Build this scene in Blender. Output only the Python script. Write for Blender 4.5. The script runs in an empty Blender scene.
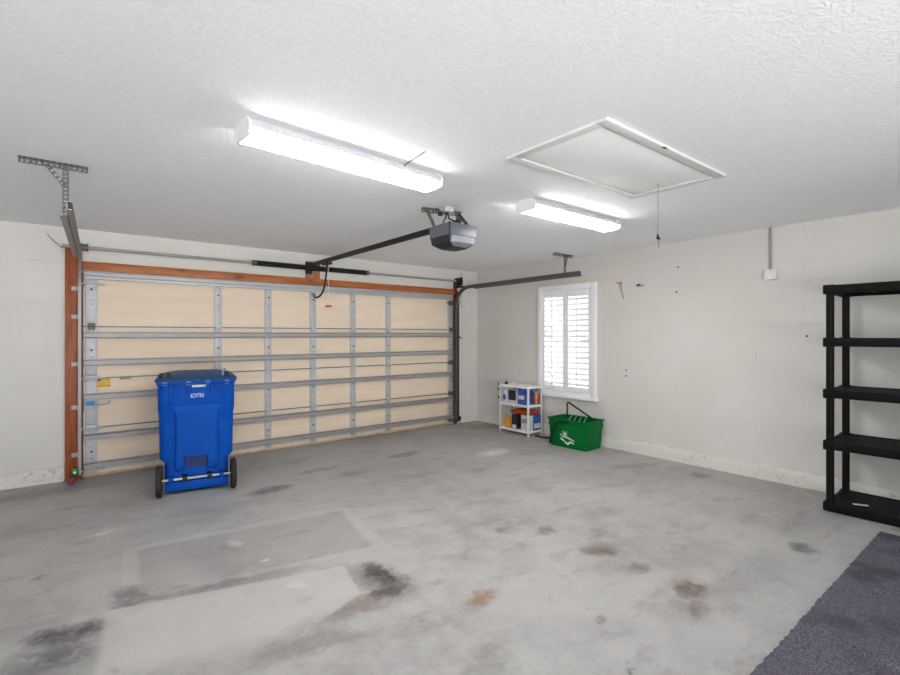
import bpy, bmesh, math, random
from mathutils import Vector, Matrix
random.seed(7)
PI = math.pi
C = bpy.context.scene.collection
CAMZ = 1.44
XR, XL, YD, YB, H = 5.461, -2.6, 6.114, -3.0, 2.504

# ------------------------------------------------------------------ mesh helpers
class MB:
    def __init__(s):
        s.bm = bmesh.new(); s.mi = 0
    def _fin(s, verts):
        for f in {f for v in verts for f in v.link_faces}: f.material_index = s.mi
    def box(s, lo, hi, bevel=0.0, rot=None, seg=2):
        lo, hi = Vector(lo), Vector(hi)
        c = (lo + hi) / 2; d = hi - lo
        g = bmesh.ops.create_cube(s.bm, size=1)
        vs = g['verts']
        for v in vs: v.co = Vector((v.co.x * d.x, v.co.y * d.y, v.co.z * d.z))
        if bevel:
            es = list({e for v in vs for e in v.link_edges})
            r = bmesh.ops.bevel(s.bm, geom=es, offset=bevel, segments=seg, affect='EDGES', profile=0.5)
            vs = list({v for f in r['faces'] for v in f.verts} | {v for v in vs if v.is_valid})
        M = Matrix.Translation(c)
        if rot is not None: M = M @ rot.to_4x4()
        for v in vs: v.co = M @ v.co
        s._fin(vs); return s
    def bar(s, p0, p1, w, h, up=(0, 0, 1)):
        """rectangular bar from p0 to p1, w across, h along up"""
        p0, p1 = Vector(p0), Vector(p1); z = (p1 - p0); L = z.length; z.normalize()
        u = Vector(up); x = u.cross(z)
        if x.length < 1e-4: x = Vector((1, 0, 0)).cross(z)
        x.normalize(); y = z.cross(x)
        vs = []
        for t in (0, L):
            for a, b in ((-1, -1), (1, -1), (1, 1), (-1, 1)):
                vs.append(s.bm.verts.new(p0 + z * t + x * a * w / 2 + y * b * h / 2))
        s.bm.faces.new(vs[3::-1]); s.bm.faces.new(vs[4:])
        for i in range(4):
            j = (i + 1) % 4; s.bm.faces.new((vs[i], vs[j], vs[4 + j], vs[4 + i]))
        s._fin(vs); return s
    def tube(s, pts, r, n=10, caps=True):
        pts = [Vector(p) for p in pts]
        rr = r if isinstance(r, (list, tuple)) else [r] * len(pts)
        rings = []; prev = None
        for i, p in enumerate(pts):
            t = (pts[min(i + 1, len(pts) - 1)] - pts[max(i - 1, 0)]).normalized()
            if prev is None:
                a = Vector((0, 0, 1)) if abs(t.z) < 0.9 else Vector((1, 0, 0))
                x = a.cross(t).normalized()
            else:
                x = (prev - t * prev.dot(t)).normalized()
            prev = x; y = t.cross(x)
            rings.append([s.bm.verts.new(p + (x * math.cos(2 * PI * k / n) + y * math.sin(2 * PI * k / n)) * rr[i]) for k in range(n)])
        for a, b in zip(rings, rings[1:]):
            for k in range(n):
                s.bm.faces.new((a[k], a[(k + 1) % n], b[(k + 1) % n], b[k]))
        if caps:
            s.bm.faces.new(rings[0][::-1]); s.bm.faces.new(rings[-1])
        s._fin([v for r_ in rings for v in r_]); return s
    def rings(s, rings, cap0=True, cap1=True, closed=True):
        vr = [[s.bm.verts.new(p) for p in r] for r in rings]
        n = len(vr[0])
        for a, b in zip(vr, vr[1:]):
            for k in range(n if closed else n - 1):
                s.bm.faces.new((a[k], a[(k + 1) % n], b[(k + 1) % n], b[k]))
        if cap0: s.bm.faces.new(vr[0][::-1])
        if cap1: s.bm.faces.new(vr[-1])
        s._fin([v for r_ in vr for v in r_]); return s
    def prism(s, outline, p0, axis_u, axis_v, ext):
        """extrude a 2D outline (u,v) at p0 along vector ext"""
        p0, U, V, E = Vector(p0), Vector(axis_u), Vector(axis_v), Vector(ext)
        a = [p0 + U * q[0] + V * q[1] for q in outline]
        return s.rings([a, [p + E for p in a]])
    def build(s, name, mats, parent=None, smooth=35, world=True):
        bmesh.ops.recalc_face_normals(s.bm, faces=s.bm.faces[:])
        me = bpy.data.meshes.new(name)
        if world and parent is not None:
            off = Vector((0, 0, 0)); q = parent
            while q is not None: off += q.location; q = q.parent
            for v in s.bm.verts: v.co -= off
        s.bm.to_mesh(me); s.bm.free()
        for m in (mats if isinstance(mats, (list, tuple)) else [mats]): me.materials.append(m)
        if smooth:
            for p in me.polygons: p.use_smooth = True
            me.set_sharp_from_angle(angle=math.radians(smooth))
        o = bpy.data.objects.new(name, me); C.objects.link(o)
        if parent is not None: o.parent = parent
        return o

def rrect(w, d, r, n=5, cx=0, cy=0, z=0):
    out = []
    for qx, qy, a0 in ((1, 1, 0), (-1, 1, 90), (-1, -1, 180), (1, -1, 270)):
        for k in range(n + 1):
            a = math.radians(a0 + 90 * k / n)
            out.append(Vector((cx + qx * (w / 2 - r) + r * math.cos(a), cy + qy * (d / 2 - r) + r * math.sin(a), z)))
    return out

def thing(name, label, cat, loc=(0, 0, 0), rotz=0.0, group=None):
    o = bpy.data.objects.new(name, None); C.objects.link(o)
    o.empty_display_size = 0.1
    o.location = loc; o.rotation_euler = (0, 0, rotz)
    return tag(o, label, cat, group)
def tag(o, label=None, cat=None, group=None, kind=None):
    if label: o['label'] = label
    if cat: o['category'] = cat
    if group: o['group'] = group
    if kind: o['kind'] = kind
    return o
def origin(o, p):
    """move a mesh object's origin to p without moving the shape"""
    p = Vector(p); o.data.transform(Matrix.Translation(-p)); o.location = p; return o

# ------------------------------------------------------------------ materials
def srgb(r, g, b):
    f = lambda c: (c / 255 / 12.92) if c / 255 <= 0.04045 else ((c / 255 + 0.055) / 1.055) ** 2.4
    return (f(r), f(g), f(b), 1)
class NT:
    def __init__(s, name):
        s.m = bpy.data.materials.new(name); s.m.use_nodes = True
        s.t = s.m.node_tree; s.b = s.t.nodes['Principled BSDF']
    def n(s, typ, **kw):
        x = s.t.nodes.new(typ)
        for k, v in kw.items():
            if k.startswith('i_'):
                key = k[2:]; x.inputs[int(key) if key.isdigit() else key.replace('_', ' ')].default_value = v
            else: setattr(x, k, v)
        return x
    def l(s, a, b): s.t.links.new(a, b)
    def math(s, op, a, b=None, c=None, clamp=False):
        x = s.n('ShaderNodeMath', operation=op, use_clamp=clamp)
        for i, v in enumerate((a, b, c)):
            if v is None: continue
            if isinstance(v, (int, float)): x.inputs[i].default_value = v
            else: s.l(v, x.inputs[i])
        return x.outputs[0]
    def mr(s, v, a, b, c=0.0, d=1.0, smooth=True):
        x = s.n('ShaderNodeMapRange', interpolation_type='SMOOTHSTEP' if smooth else 'LINEAR')
        s.l(v, x.inputs[0])
        for i, q in enumerate((a, b, c, d)): x.inputs[i + 1].default_value = q
        return x.outputs[0]
    def noise(s, vec, scale, detail=4, rough=0.55, dist=0.0):
        x = s.n('ShaderNodeTexNoise', i_Scale=scale, i_Detail=detail, i_Roughness=rough, i_Distortion=dist)
        if vec is not None: s.l(vec, x.inputs['Vector'])
        return x.outputs['Fac']
    def mix(s, fac, a, b, blend='MIX'):
        x = s.n('ShaderNodeMix', data_type='RGBA', blend_type=blend)
        for i, v in ((0, fac), (6, a), (7, b)):
            if isinstance(v, (int, float, tuple)): x.inputs[i].default_value = v
            else: s.l(v, x.inputs[i])
        return x.outputs[2]
    def bump(s, h, strength, dist):
        x = s.n('ShaderNodeBump', i_Strength=strength, i_Distance=dist)
        s.l(h, x.inputs['Height']); s.l(x.outputs[0], s.b.inputs['Normal']); return x
    def obj(s): return s.n('ShaderNodeTexCoord').outputs['Object']
    def map(s, vec, scale=(1, 1, 1), loc=(0, 0, 0), rot=(0, 0, 0), typ='POINT'):
        x = s.n('ShaderNodeMapping', vector_type=typ)
        x.inputs['Location'].default_value = loc; x.inputs['Rotation'].default_value = rot; x.inputs['Scale'].default_value = scale
        s.l(vec, x.inputs['Vector']); return x.outputs[0]

def mat(name, col, rough=0.5, metal=0.0, var=0.12, scale=14, bump=0.0, bscale=120, emit=None, spec=0.5, stretch=(1, 1, 1)):
    N = NT(name); b = N.b
    v = N.map(N.obj(), stretch)
    f = N.noise(v, scale, 5)
    c2 = tuple(max(0, c * (1 - var * 1.6)) for c in col[:3]) + (1,)
    c1 = tuple(min(1, c * (1 + var)) for c in col[:3]) + (1,)
    N.l(N.mix(N.mr(f, 0.3, 0.7), c2, c1), b.inputs['Base Color'])
    b.inputs['Roughness'].default_value = rough; b.inputs['Metallic'].default_value = metal
    b.inputs['Specular IOR Level'].default_value = spec
    if bump: N.bump(N.noise(v, bscale, 3), bump, 0.003)
    if emit:
        b.inputs['Emission Color'].default_value = emit[0]; b.inputs['Emission Strength'].default_value = emit[1]
    return N.m

M = {}
M['galv'] = mat('galvanised_steel', srgb(158, 156, 156), 0.5, 0.35, 0.04, 12)
M['galv_light'] = mat('bright_galvanised_steel', srgb(186, 186, 190), 0.5, 0.25, 0.04, 14)
M['galv_dark'] = mat('weathered_shade_steel', srgb(112, 108, 104), 0.5, 0.5, 0.08, 14)  # dull steel that also carries the shade of door joints and right track
M['dark_angle'] = mat('dark_wall_angle', srgb(58, 52, 54), 0.55, 0.3, 0.1)
M['punched'] = mat('dull_punched_steel', srgb(92, 94, 98), 0.5, 0.5, 0.12, 30)
M['black_metal'] = mat('black_painted_steel', srgb(30, 30, 32), 0.45, 0.2, 0.2)
M['black_rubber'] = mat('black_rubber', srgb(36, 35, 35), 0.8, 0, 0.25, 30)
M['hole'] = mat('hole_screw_black', srgb(38, 38, 42), 0.6, 0.3)
M['beige'] = mat('beige_door_backing', srgb(231, 212, 189), 0.75, 0, 0.035, 3, 0.1, 60, stretch=(0.4, 1, 3))
M['beige_lip'] = mat('beige_lip_steel', srgb(222, 212, 200), 0.55, 0.1, 0.05)
M['seal'] = mat('tan_bottom_seal', srgb(206, 180, 140), 0.8, 0, 0.1)
M['white_paint'] = mat('white_paint', srgb(243, 243, 245), 0.45, 0, 0.01)
M['trim_paint'] = mat('old_white_paint', srgb(216, 215, 212), 0.5, 0, 0.03)
M['enamel'] = mat('grey_white_enamel', srgb(186, 186, 188), 0.45, 0, 0.02)
M['hatch'] = mat('hatch_board', srgb(243, 243, 243), 0.6, 0, 0.01, 2)
M['white_plastic'] = mat('white_plastic', srgb(226, 225, 220), 0.4, 0, 0.03)
M['blue'] = mat('blue_plastic', srgb(0, 74, 170), 0.5, 0, 0.06, 8, 0.08, 200, spec=.12)
M['blue_lid'] = mat('faded_blue_plastic', srgb(26, 70, 116), 0.55, 0, 0.1, 8, spec=.3)
M['lug'] = mat('pale_lug', srgb(120, 140, 196), 0.5)
M['green'] = mat('green_plastic', srgb(0, 104, 46), 0.5, 0, 0.08, 9, spec=.15)
M['green_dark'] = mat('dark_green_plastic', srgb(4, 62, 34), 0.5, 0, 0.1, 9, spec=.2)
M['pale_green'] = mat('pale_green_plastic', srgb(120, 170, 140), 0.5)
M['logo'] = mat('pale_print', srgb(208, 226, 214), 0.6)
M['blackp'] = mat('black_resin', srgb(14, 14, 16), 0.55, 0, 0.25, 12, 0.1, 90, spec=.16)
M['yellow'] = mat('yellow_sticker', srgb(226, 178, 40), 0.6, 0, 0.08, 60)
M['ink'] = mat('dark_ink', srgb(96, 72, 30), 0.7)
M['pale_sticker'] = mat('pale_sticker', srgb(228, 208, 176), 0.6)
M['blue_sticker'] = mat('blue_sticker', srgb(58, 140, 196), 0.5)
M['red'] = mat('red_plastic', srgb(186, 60, 36), 0.5)
M['grey_plastic'] = mat('grey_opener_plastic', srgb(88, 90, 98), 0.42, 0.1, 0.06)
M['lens_grey'] = mat('smoked_lens', srgb(138, 138, 148), 0.35, 0, 0.05)
M['dark_plastic'] = mat('dark_opener_plastic', srgb(32, 33, 36), 0.45, 0, 0.1)
M['lens'] = mat('lit_lens', (0.9, 0.9, 0.9, 1), 0.4, 0, 0.0, emit=((1, 0.992, 0.975, 1), 22.0))
M['cardboard_blue'] = mat('blue_printed_card', srgb(52, 92, 168), 0.6, 0, 0.3, 25)
M['cardboard_white'] = mat('white_printed_card', srgb(206, 208, 214), 0.6, 0, 0.1, 25)
M['cardboard_black'] = mat('black_printed_card', srgb(30, 30, 36), 0.5, 0, 0.2, 25)
M['copper'] = mat('copper_tin', srgb(176, 108, 72), 0.38, 0.55, 0.15, 15)
M['rust_tray'] = mat('rust_red_tray', srgb(166, 66, 32), 0.5, 0, 0.12, 15)
M['mustard'] = mat('mustard_bag', srgb(214, 152, 44), 0.6, 0, 0.12, 20)
M['greenled'] = mat('green_sensor_plastic', srgb(30, 110, 66), 0.35)
M['glassgreen'] = mat('sensor_eye', srgb(150, 230, 190), 0.2, emit=((0.3, 1, 0.6, 1), 0.15))

def wood_mat(name, c1, c2, axis):
    N = NT(name); b = N.b
    st = {'x': (1.2, 14, 14), 'z': (14, 14, 1.2)}[axis]
    v = N.map(N.obj(), st)
    f = N.noise(v, 2.2, 6, 0.6, 0.6)
    kn = N.n('ShaderNodeTexVoronoi', i_Scale=1.0); N.l(N.map(N.obj(), {'x': (2.3, 5, 5), 'z': (5, 5, 2.0)}[axis]), kn.inputs['Vector'])
    k = N.mr(kn.outputs['Distance'], 0.06, 0.2, 1, 0)
    col = N.mix(N.mr(f, 0.3, 0.7), c1, c2)
    N.l(N.mix(N.math('MULTIPLY', k, 0.75), col, srgb(66, 28, 10)), b.inputs['Base Color'])
    b.inputs['Roughness'].default_value = 0.5
    N.bump(f, 0.15, 0.002)
    return N.m
M['wood_x'] = wood_mat('stained_pine_beam', srgb(146, 76, 26), srgb(184, 108, 46), 'x')
M['wood_z'] = wood_mat('stained_pine_post', srgb(126, 56, 18), srgb(162, 82, 32), 'z')
M['wood_shaded'] = wood_mat('shaded_pine_post', srgb(84, 42, 22), srgb(112, 58, 30), 'z')  # pine darkened so the right post carries its shade in the colour
M['wood_block'] = wood_mat('weathered_pine_block', srgb(140, 88, 60), srgb(178, 124, 88), 'z')

# ---- floor
def floor_mat():
    N = NT('worn_concrete'); b = N.b
    P = N.obj()
    nz = N.n('ShaderNodeTexNoise', i_Scale=7.0, i_Detail=5.0, i_Roughness=0.65); N.l(P, nz.inputs['Vector'])
    sub = N.n('ShaderNodeVectorMath', operation='SUBTRACT'); N.l(nz.outputs['Color'], sub.inputs[0]); sub.inputs[1].default_value = (.5, .5, .5)
    sc = N.n('ShaderNodeVectorMath', operation='SCALE'); N.l(sub.outputs[0], sc.inputs[0]); sc.inputs['Scale'].default_value = 0.22
    ad = N.n('ShaderNodeVectorMath', operation='ADD'); N.l(P, ad.inputs[0]); N.l(sc.outputs[0], ad.inputs[1])
    PD = ad.outputs[0]
    big = N.noise(P, 0.9, 4, 0.5); mid = N.noise(P, 4.5, 6, 0.65); fine = N.noise(P, 42, 4, 0.7)
    streak = N.noise(N.map(P, (3, 6, 1), rot=(0, 0, 0.9)), 0.9, 6, 0.7)
    col = N.mix(N.mr(mid, 0.3, 0.7), srgb(150, 148, 146), srgb(174, 172, 170))
    col = N.mix(N.math('MULTIPLY', N.mr(big, 0.40, 0.60), 0.6), col, srgb(180, 178, 176))
    col = N.mix(N.math('MULTIPLY', N.mr(streak, 0.50, 0.70), 0.42), col, srgb(120, 116, 112))
    col = N.mix(N.math('MULTIPLY', N.mr(fine, 0.5, 0.75), 0.28), col, srgb(116, 114, 112))
    speck = N.noise(P, 16, 3, 0.8)
    col = N.mix(N.math('MULTIPLY', N.mr(speck, 0.62, 0.72), 0.3), col, srgb(108, 104, 100))
    # convex polygons in plan: lighter or darker sheets left by mats and paint
    def poly(pts, soft):
        out = None
        n = len(pts); cx = sum(p[0] for p in pts) / n; cy = sum(p[1] for p in pts) / n
        for i in range(n):
            (x0, y0), (x1, y1) = pts[i], pts[(i + 1) % n]
            nx, ny = y1 - y0, x0 - x1; L = math.hypot(nx, ny); nx /= L; ny /= L
            c = nx * x0 + ny * y0
            if nx * cx + ny * cy > c: nx, ny, c = -nx, -ny, -c
            d = N.n('ShaderNodeVectorMath', operation='DOT_PRODUCT'); N.l(P, d.inputs[0]); d.inputs[1].default_value = (nx, ny, 0)
            sf = soft[i] if isinstance(soft, (list, tuple)) else soft
            m = N.mr(d.outputs['Value'], c, c - sf, 0, 1)
            out = m if out is None else N.math('MINIMUM', out, m)
        return out
    def blob(x, y, rx, ry, rot, inner=0.25):
        q = N.map(PD, (rx, ry, 1), (x, y, 0), (0, 0, rot), 'TEXTURE')
        fl = N.n('ShaderNodeVectorMath', operation='MULTIPLY'); N.l(q, fl.inputs[0]); fl.inputs[1].default_value = (1, 1, 0)
        ln = N.n('ShaderNodeVectorMath', operation='LENGTH'); N.l(fl.outputs[0], ln.inputs[0])
        return N.mr(ln.outputs['Value'], 1, inner, 0, 1)
    outer = poly([(.30, 3.93), (1.86, 3.74), (1.75, 2.84), (.23, 3.10)], .02)
    inner = poly([(.36, 3.86), (1.80, 3.68), (1.66, 2.88), (.30, 3.12)], .05)
    ring = N.math('SUBTRACT', outer, inner, clamp=True)
    col = N.mix(N.math('MULTIPLY', inner, 0.28), col, srgb(134, 130, 126))
    col = N.mix(N.math('MULTIPLY', ring, 0.35), col, srgb(186, 184, 182))
    grime = N.noise(PD, 11, 6, 0.75)
    def stain(m, c, s, rough=True):
        nonlocal col
        f = N.math('MULTIPLY', m, N.math('MULTIPLY', N.mr(grime, 0.2, 0.58), s) if rough else s)
        col = N.mix(f, col, c)
    dk, br, ru, wh = srgb(66, 64, 64), srgb(112, 100, 92), srgb(150, 118, 84), srgb(212, 210, 206)
    for x, y, rx, ry, rot, c, s in (
        (1.50, 2.52, .11, .26, .2, dk, .95), (1.42, 2.34, .16, .08, -.2, dk, .9), (1.1, 2.30, .4, .1, -.15, br, .4),
        (.02, 2.98, .24, .12, -.2, dk, .9), (-.06, 2.78, .22, .16, .3, dk, .55), (.28, 3.16, .12, .25, .2, dk, .6), (.75, 3.0, .6, .09, -.25, dk, .3),
        (1.49, 4.55, .30, .13, .1, dk, .75), (2.1, 4.9, .35, .1, .1, dk, .4), (3.2, 4.9, .35, .14, .1, dk, .55), (2.35, 4.55, .25, .12, .3, dk, .3),
        (2.80, 1.90, .17, .12, -.3, br, 1.0), (2.77, 1.60, .10, .09, 0, br, .7), (2.77, 1.29, .15, .12, .3, br, 1.0), (2.60, 1.18, .1, .09, 0, br, .6),
        (2.12, 1.44, .055, .055, 0, dk, .6), (1.90, 1.16, .035, .035, 0, dk, .6), (3.90, 1.06, .15, .10, .4, dk, .75),
        (5.10, 2.28, .12, .12, 0, dk, .5), (4.9, 2.9, .4, .12, -.4, dk, .3), (2.78, 2.36, .14, .08, .3, dk, .5), (2.54, 2.54, .12, .07, .2, br, .6),
        (1.79, 1.98, .13, .08, .4, ru, .85), (-.11, 3.76, .06, .06, 0, ru, .9), (.15, 2.55, .04, .05, 0, ru, .9), (1.04, 2.53, .1, .06, .3, br, .6),
        (.95, 2.15, .3, .12, -.3, br, .5), (3.4, 2.31, .3, .14, -.3, dk, .25), (5.2, 5.6, .5, .3, 0, dk, .35), (-.3, 5.75, .9, .25, 0, dk, .35), (4.5, 1.2, .7, .2, -.1, dk, .2)):
        stain(blob(x, y, rx, ry, rot), c, s)
    for x, y, rx, ry, rot, c, s in ((1.45, 2.50, .20, .36, .25, dk, .7), (1.30, 2.32, .38, .13, -.1, br, .5), (.0, 2.80, .30, .34, .2, dk, .5), (.55, 3.02, .62, .12, -.27, dk, .3), (.75, 2.25, .55, .14, 0, br, .3), (-.2, 3.3, .4, .5, 0, dk, .2), (2.8, 1.75, .5, .3, -.3, br, .25), (2.7, 1.25, .4, .25, 0, br, .25), (3.3, 1.1, .6, .25, -.2, dk, .2)):
        stain(blob(x, y, rx, ry, rot, .1), c, s)
    sheet = poly([(.146, 3.11), (1.374, 2.776), (1.294, 2.407), (.75, 2.20), (.06, 2.36)], [.02, .015, .02, .3, .05])
    col = N.mix(N.math('MULTIPLY', sheet, 0.62), col, srgb(186, 184, 181))
    sheet2 = poly([(-.9, 3.7), (-.1, 3.62), (.0, 3.17), (-.9, 3.3)], [.03, .02, .02, .02])
    col = N.mix(N.math('MULTIPLY', sheet2, 0.25), col, srgb(186, 184, 182))
    for x, y, rx, ry, rot, s in ((4.12, 4.30, .34, .2, .2, 1.0), (.22, 4.34, .13, .07, .2, .6), (.9, 3.55, .05, .1, 0, .45), (1.0, 3.16, .04, .03, 0, .8), (1.03, 2.72, .07, .05, 0, .4)):
        stain(blob(x, y, rx, ry, rot), wh, s)
    N.l(col, b.inputs['Base Color'])
    b.inputs['Roughness'].default_value = 0.55; b.inputs['Specular IOR Level'].default_value = 0.35
    N.l(N.mr(mid, 0.3, 0.7, 0.42, 0.7), b.inputs['Roughness'])
    N.bump(N.math('ADD', fine, N.math('MULTIPLY', mid, 2.0)), 0.18, 0.004)
    return N.m
M['floor'] = floor_mat()

def wall_mat(name, along, dirt=()):
    """painted concrete block; 'along' is the horizontal axis of the wall"""
    N = NT(name); b = N.b
    P = N.obj(); sp = N.n('ShaderNodeSeparateXYZ'); N.l(P, sp.inputs[0])
    cb = N.n('ShaderNodeCombineXYZ'); N.l(sp.outputs[along], cb.inputs[0]); N.l(N.math('SUBTRACT', sp.outputs[2], 0.13), cb.inputs[1])
    br = N.n('ShaderNodeTexBrick', offset=0.5, i_Scale=1.0); N.l(N.map(cb.outputs[0], loc=(0.14, 0, 0)), br.inputs['Vector'])
    br.inputs['Brick Width'].default_value = 0.406; br.inputs['Row Height'].default_value = 0.203
    br.inputs['Mortar Size'].default_value = 0.006; br.inputs['Mortar Smooth'].default_value = 0.6
    big = N.noise(P, 1.3, 4); lum = N.noise(P, 55, 5, 0.65); worn = N.noise(P, 2.4, 3)
    col = N.mix(N.mr(big, 0.3, 0.7), srgb(211, 208, 202), srgb(217, 214, 209))
    jf = N.math('MULTIPLY', br.outputs['Fac'], N.mr(worn, 0.45, 0.7, 0.0, 0.16))
    col = N.mix(jf, col, srgb(176, 172, 162))
    g = N.noise(P, 30, 5, 0.75)
    for y0, z0, ry, rz, s, c in dirt:
        q = N.map(cb.outputs[0], (ry, rz, 1), (y0, z0 - 0.13, 0), (0, 0, 0), 'TEXTURE')
        ln = N.n('ShaderNodeVectorMath', operation='LENGTH'); N.l(q, ln.inputs[0])
        f = N.math('MULTIPLY', N.mr(ln.outputs['Value'], 1, 0.3, 0, 1), N.mr(g, 0.5, 0.66, 0, s * .55))
        col = N.mix(f, col, c)
    N.l(col, b.inputs['Base Color']); b.inputs['Roughness'].default_value = 0.6
    h = N.math('SUBTRACT', N.math('MULTIPLY', lum, 0.35), N.math('MULTIPLY', br.outputs['Fac'], N.mr(worn, 0.4, 0.7, 0.06, 0.55)))
    N.bump(h, 0.35, 0.006)
    return N.m
dcol = srgb(120, 112, 104)
M['wall_r'] = wall_mat('painted_block_right', 1, [(4.2, .50, .5, .09, .8, dcol), (4.75, .35, .25, .3, .4, dcol), (3.42, 2.0, .12, .06, .4, dcol), (5.4, .25, .3, .3, .6, dcol), (5.9, .3, .3, .4, .5, dcol), (1.0, .18, .6, .06, .6, dcol)])
M['wall_f'] = wall_mat('painted_block_front', 0, [(5.35, .3, .3, .3, .5, dcol), (0.0, .1, .12, .1, .6, dcol)])

def curb_mat():
    N = NT('painted_footing'); b = N.b
    P = N.obj(); f = N.noise(P, 24, 6, 0.7); m = N.noise(P, 2.0, 3)
    col = N.mix(N.math('MULTIPLY', N.mr(f, 0.52, 0.66), N.mr(m, 0.35, 0.65, 0.1, 0.6)), srgb(216, 213, 206), srgb(150, 142, 132))
    N.l(col, b.inputs['Base Color']); b.inputs['Roughness'].default_value = 0.7
    N.bump(N.noise(P, 28, 5, 0.6), 0.5, 0.01)
    return N.m
M['curb'] = curb_mat()

def ceiling_mat():
    N = NT('knockdown_plaster'); b = N.b
    P = N.obj(); a = N.noise(P, 62, 3, 0.5, 0.4); c = N.noise(P, 150, 2)
    plate = N.mr(a, 0.44, 0.56)
    N.l(N.mix(plate, srgb(242, 243, 246), srgb(247, 248, 251)), b.inputs['Base Color'])
    b.inputs['Roughness'].default_value = 0.75
    N.bump(N.math('ADD', plate, N.math('MULTIPLY', c, 0.3)), 0.32, 0.005)
    return N.m
M['ceiling'] = ceiling_mat()

def rug_mat():
    N = NT('violet_grey_carpet'); b = N.b
    P = N.obj(); f = N.noise(P, 150, 3, 0.7); g = N.noise(P, 45, 3, 0.7); m = N.noise(P, 2.6, 4)
    col = N.mix(N.mr(f, 0.35, 0.65), srgb(76, 74, 83), srgb(136, 133, 147))
    col = N.mix(N.math('MULTIPLY', N.mr(g, 0.45, 0.65), 0.35), col, srgb(70, 68, 78))
    col = N.mix(N.math('MULTIPLY', N.mr(m, 0.46, 0.64), 0.65), col, srgb(74, 68, 68))
    N.l(col, b.inputs['Base Color']); b.inputs['Roughness'].default_value = 0.95; b.inputs['Specular IOR Level'].default_value = 0.1
    N.bump(f, 0.9, 0.012)
    return N.m
M['rug'] = rug_mat()

N = NT('window_glass'); N.b.inputs['Transmission Weight'].default_value = 1; N.b.inputs['Roughness'].default_value = 0.0
N.b.inputs['IOR'].default_value = 1.02; N.b.inputs['Base Color'].default_value = (1, 1, 1, 1); M['glass'] = N.m

# ------------------------------------------------------------------ the room
def struct(o, label, cat): return tag(o, label, cat, kind='structure')
T = 0.2
OX0, OX1 = -2.6, 2.4   # unseen wide opening, added behind the viewer to let fill light in
WL, WB, GND, SKY = 0.25, 3.5, 2.9, 0.0   # added fill by direction: side, behind, below and above the horizon
b = MB().box((XL - T, YB - T, -0.15), (XR + T, YD + 0.06, 0)); struct(b.build('floor', M['floor']), 'worn grey concrete garage floor with dark stains and pale mat marks', 'floor')
b = MB().box((XL - T, YB - T, H), (XR + T, YD + T, H + 0.15)); struct(b.build('ceiling', M['ceiling']), 'white knockdown textured ceiling', 'ceiling')
DX0, DX1, DZ = 0.14, 4.940, 2.085
b = MB(); b.box((XL - T, YD, 0), (DX0, YD + T, H)); b.box((DX1, YD, 0), (XR + T, YD + T, H)); b.box((DX0, YD, DZ), (DX1, YD + T, H))
struct(b.build('wall_front', M['wall_f']), 'cream painted block wall around the garage door opening', 'wall')
WY0, WY1, WZ0, WZ1 = 3.86, 4.62, .66, 2.05
b = MB(); b.box((XR, YB, 0), (XR + T, WY0, H)); b.box((XR, WY1, 0), (XR + T, YD, H)); b.box((XR, WY0, 0), (XR + T, WY1, WZ0)); b.box((XR, WY0, WZ1), (XR + T, WY1, H))
struct(b.build('wall_right', M['wall_r']), 'cream painted block wall with the shuttered window', 'wall')
b = MB().box((XL - T, YB - T, 0), (XL, YD, H)); struct(b.build('wall_left', M['wall_r']), 'cream painted block wall out of view on the left', 'wall')
b = MB(); b.box((XL, YB - T, 0), (OX0, YB, H)); b.box((OX1, YB - T, 0), (XR + T, YB, H)); struct(b.build('wall_back', M['wall_f']), 'cream painted block wall behind the viewer with a wide opening added for fill light', 'wall')
def curb(name, p0, p1, nrm, h0, label):
    """lumpy painted footing proud of the wall foot"""
    p0, p1, nrm = Vector(p0), Vector(p1), Vector(nrm)
    L = (p1 - p0).length; n = max(4, int(L / 0.06)); d = (p1 - p0) / n
    rings = []
    for i in range(n + 1):
        q = p0 + d * i
        h = h0 + random.uniform(-.012, .012); o = .014 + random.uniform(-.004, .004)
        rings.append([q, q + nrm * (o + .01), q + nrm * (o + .004) + Vector((0, 0, h * .5)), q + nrm * o + Vector((0, 0, h - .015)), q + nrm * .002 + Vector((0, 0, h)), q + Vector((0, 0, h))])
    struct(MB().rings(rings).build(name, M['curb'], smooth=60), label, 'footing')
curb('baseboard_right', (XR, YB, 0), (XR, YD - .02, 0), (-1, 0, 0), .14, 'chipped painted footing along the foot of the window wall')
curb('baseboard_front', (XL, YD, 0), (-.005, YD, 0), (0, -1, 0), .14, 'chipped painted footing left of the garage door')
curb('baseboard_corner', (5.0, YD, 0), (XR - .02, YD, 0), (0, -1, 0), .13, 'short chipped painted footing right of the garage door')

# window behind the shutters
w = bpy.data.objects.new('window_1', None); C.objects.link(w); w.location = (XR, (WY0 + WY1) / 2, WZ0)
struct(w, 'daylit window behind the white shutters', 'window')
b = MB(); fx = XR + .12
b.box((fx, WY0, WZ0), (fx + .05, WY0 + .035, WZ1)); b.box((fx, WY1 - .035, WZ0), (fx + .05, WY1, WZ1)); b.box((fx, WY0 + .035, WZ0), (fx + .05, WY1 - .035, WZ0 + .035)); b.box((fx, WY0 + .035, WZ1 - .035), (fx + .05, WY1 - .035, WZ1))
b.box((fx, WY0 + .035, 1.36), (fx + .05, WY1 - .035, 1.395))
b.build('window_frame', M['white_paint'], w)
MB().box((fx + .02, WY0 + .03, WZ0 + .03), (fx + .026, WY1 - .03, WZ1 - .03)).build('window_pane', M['glass'], w)

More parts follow.
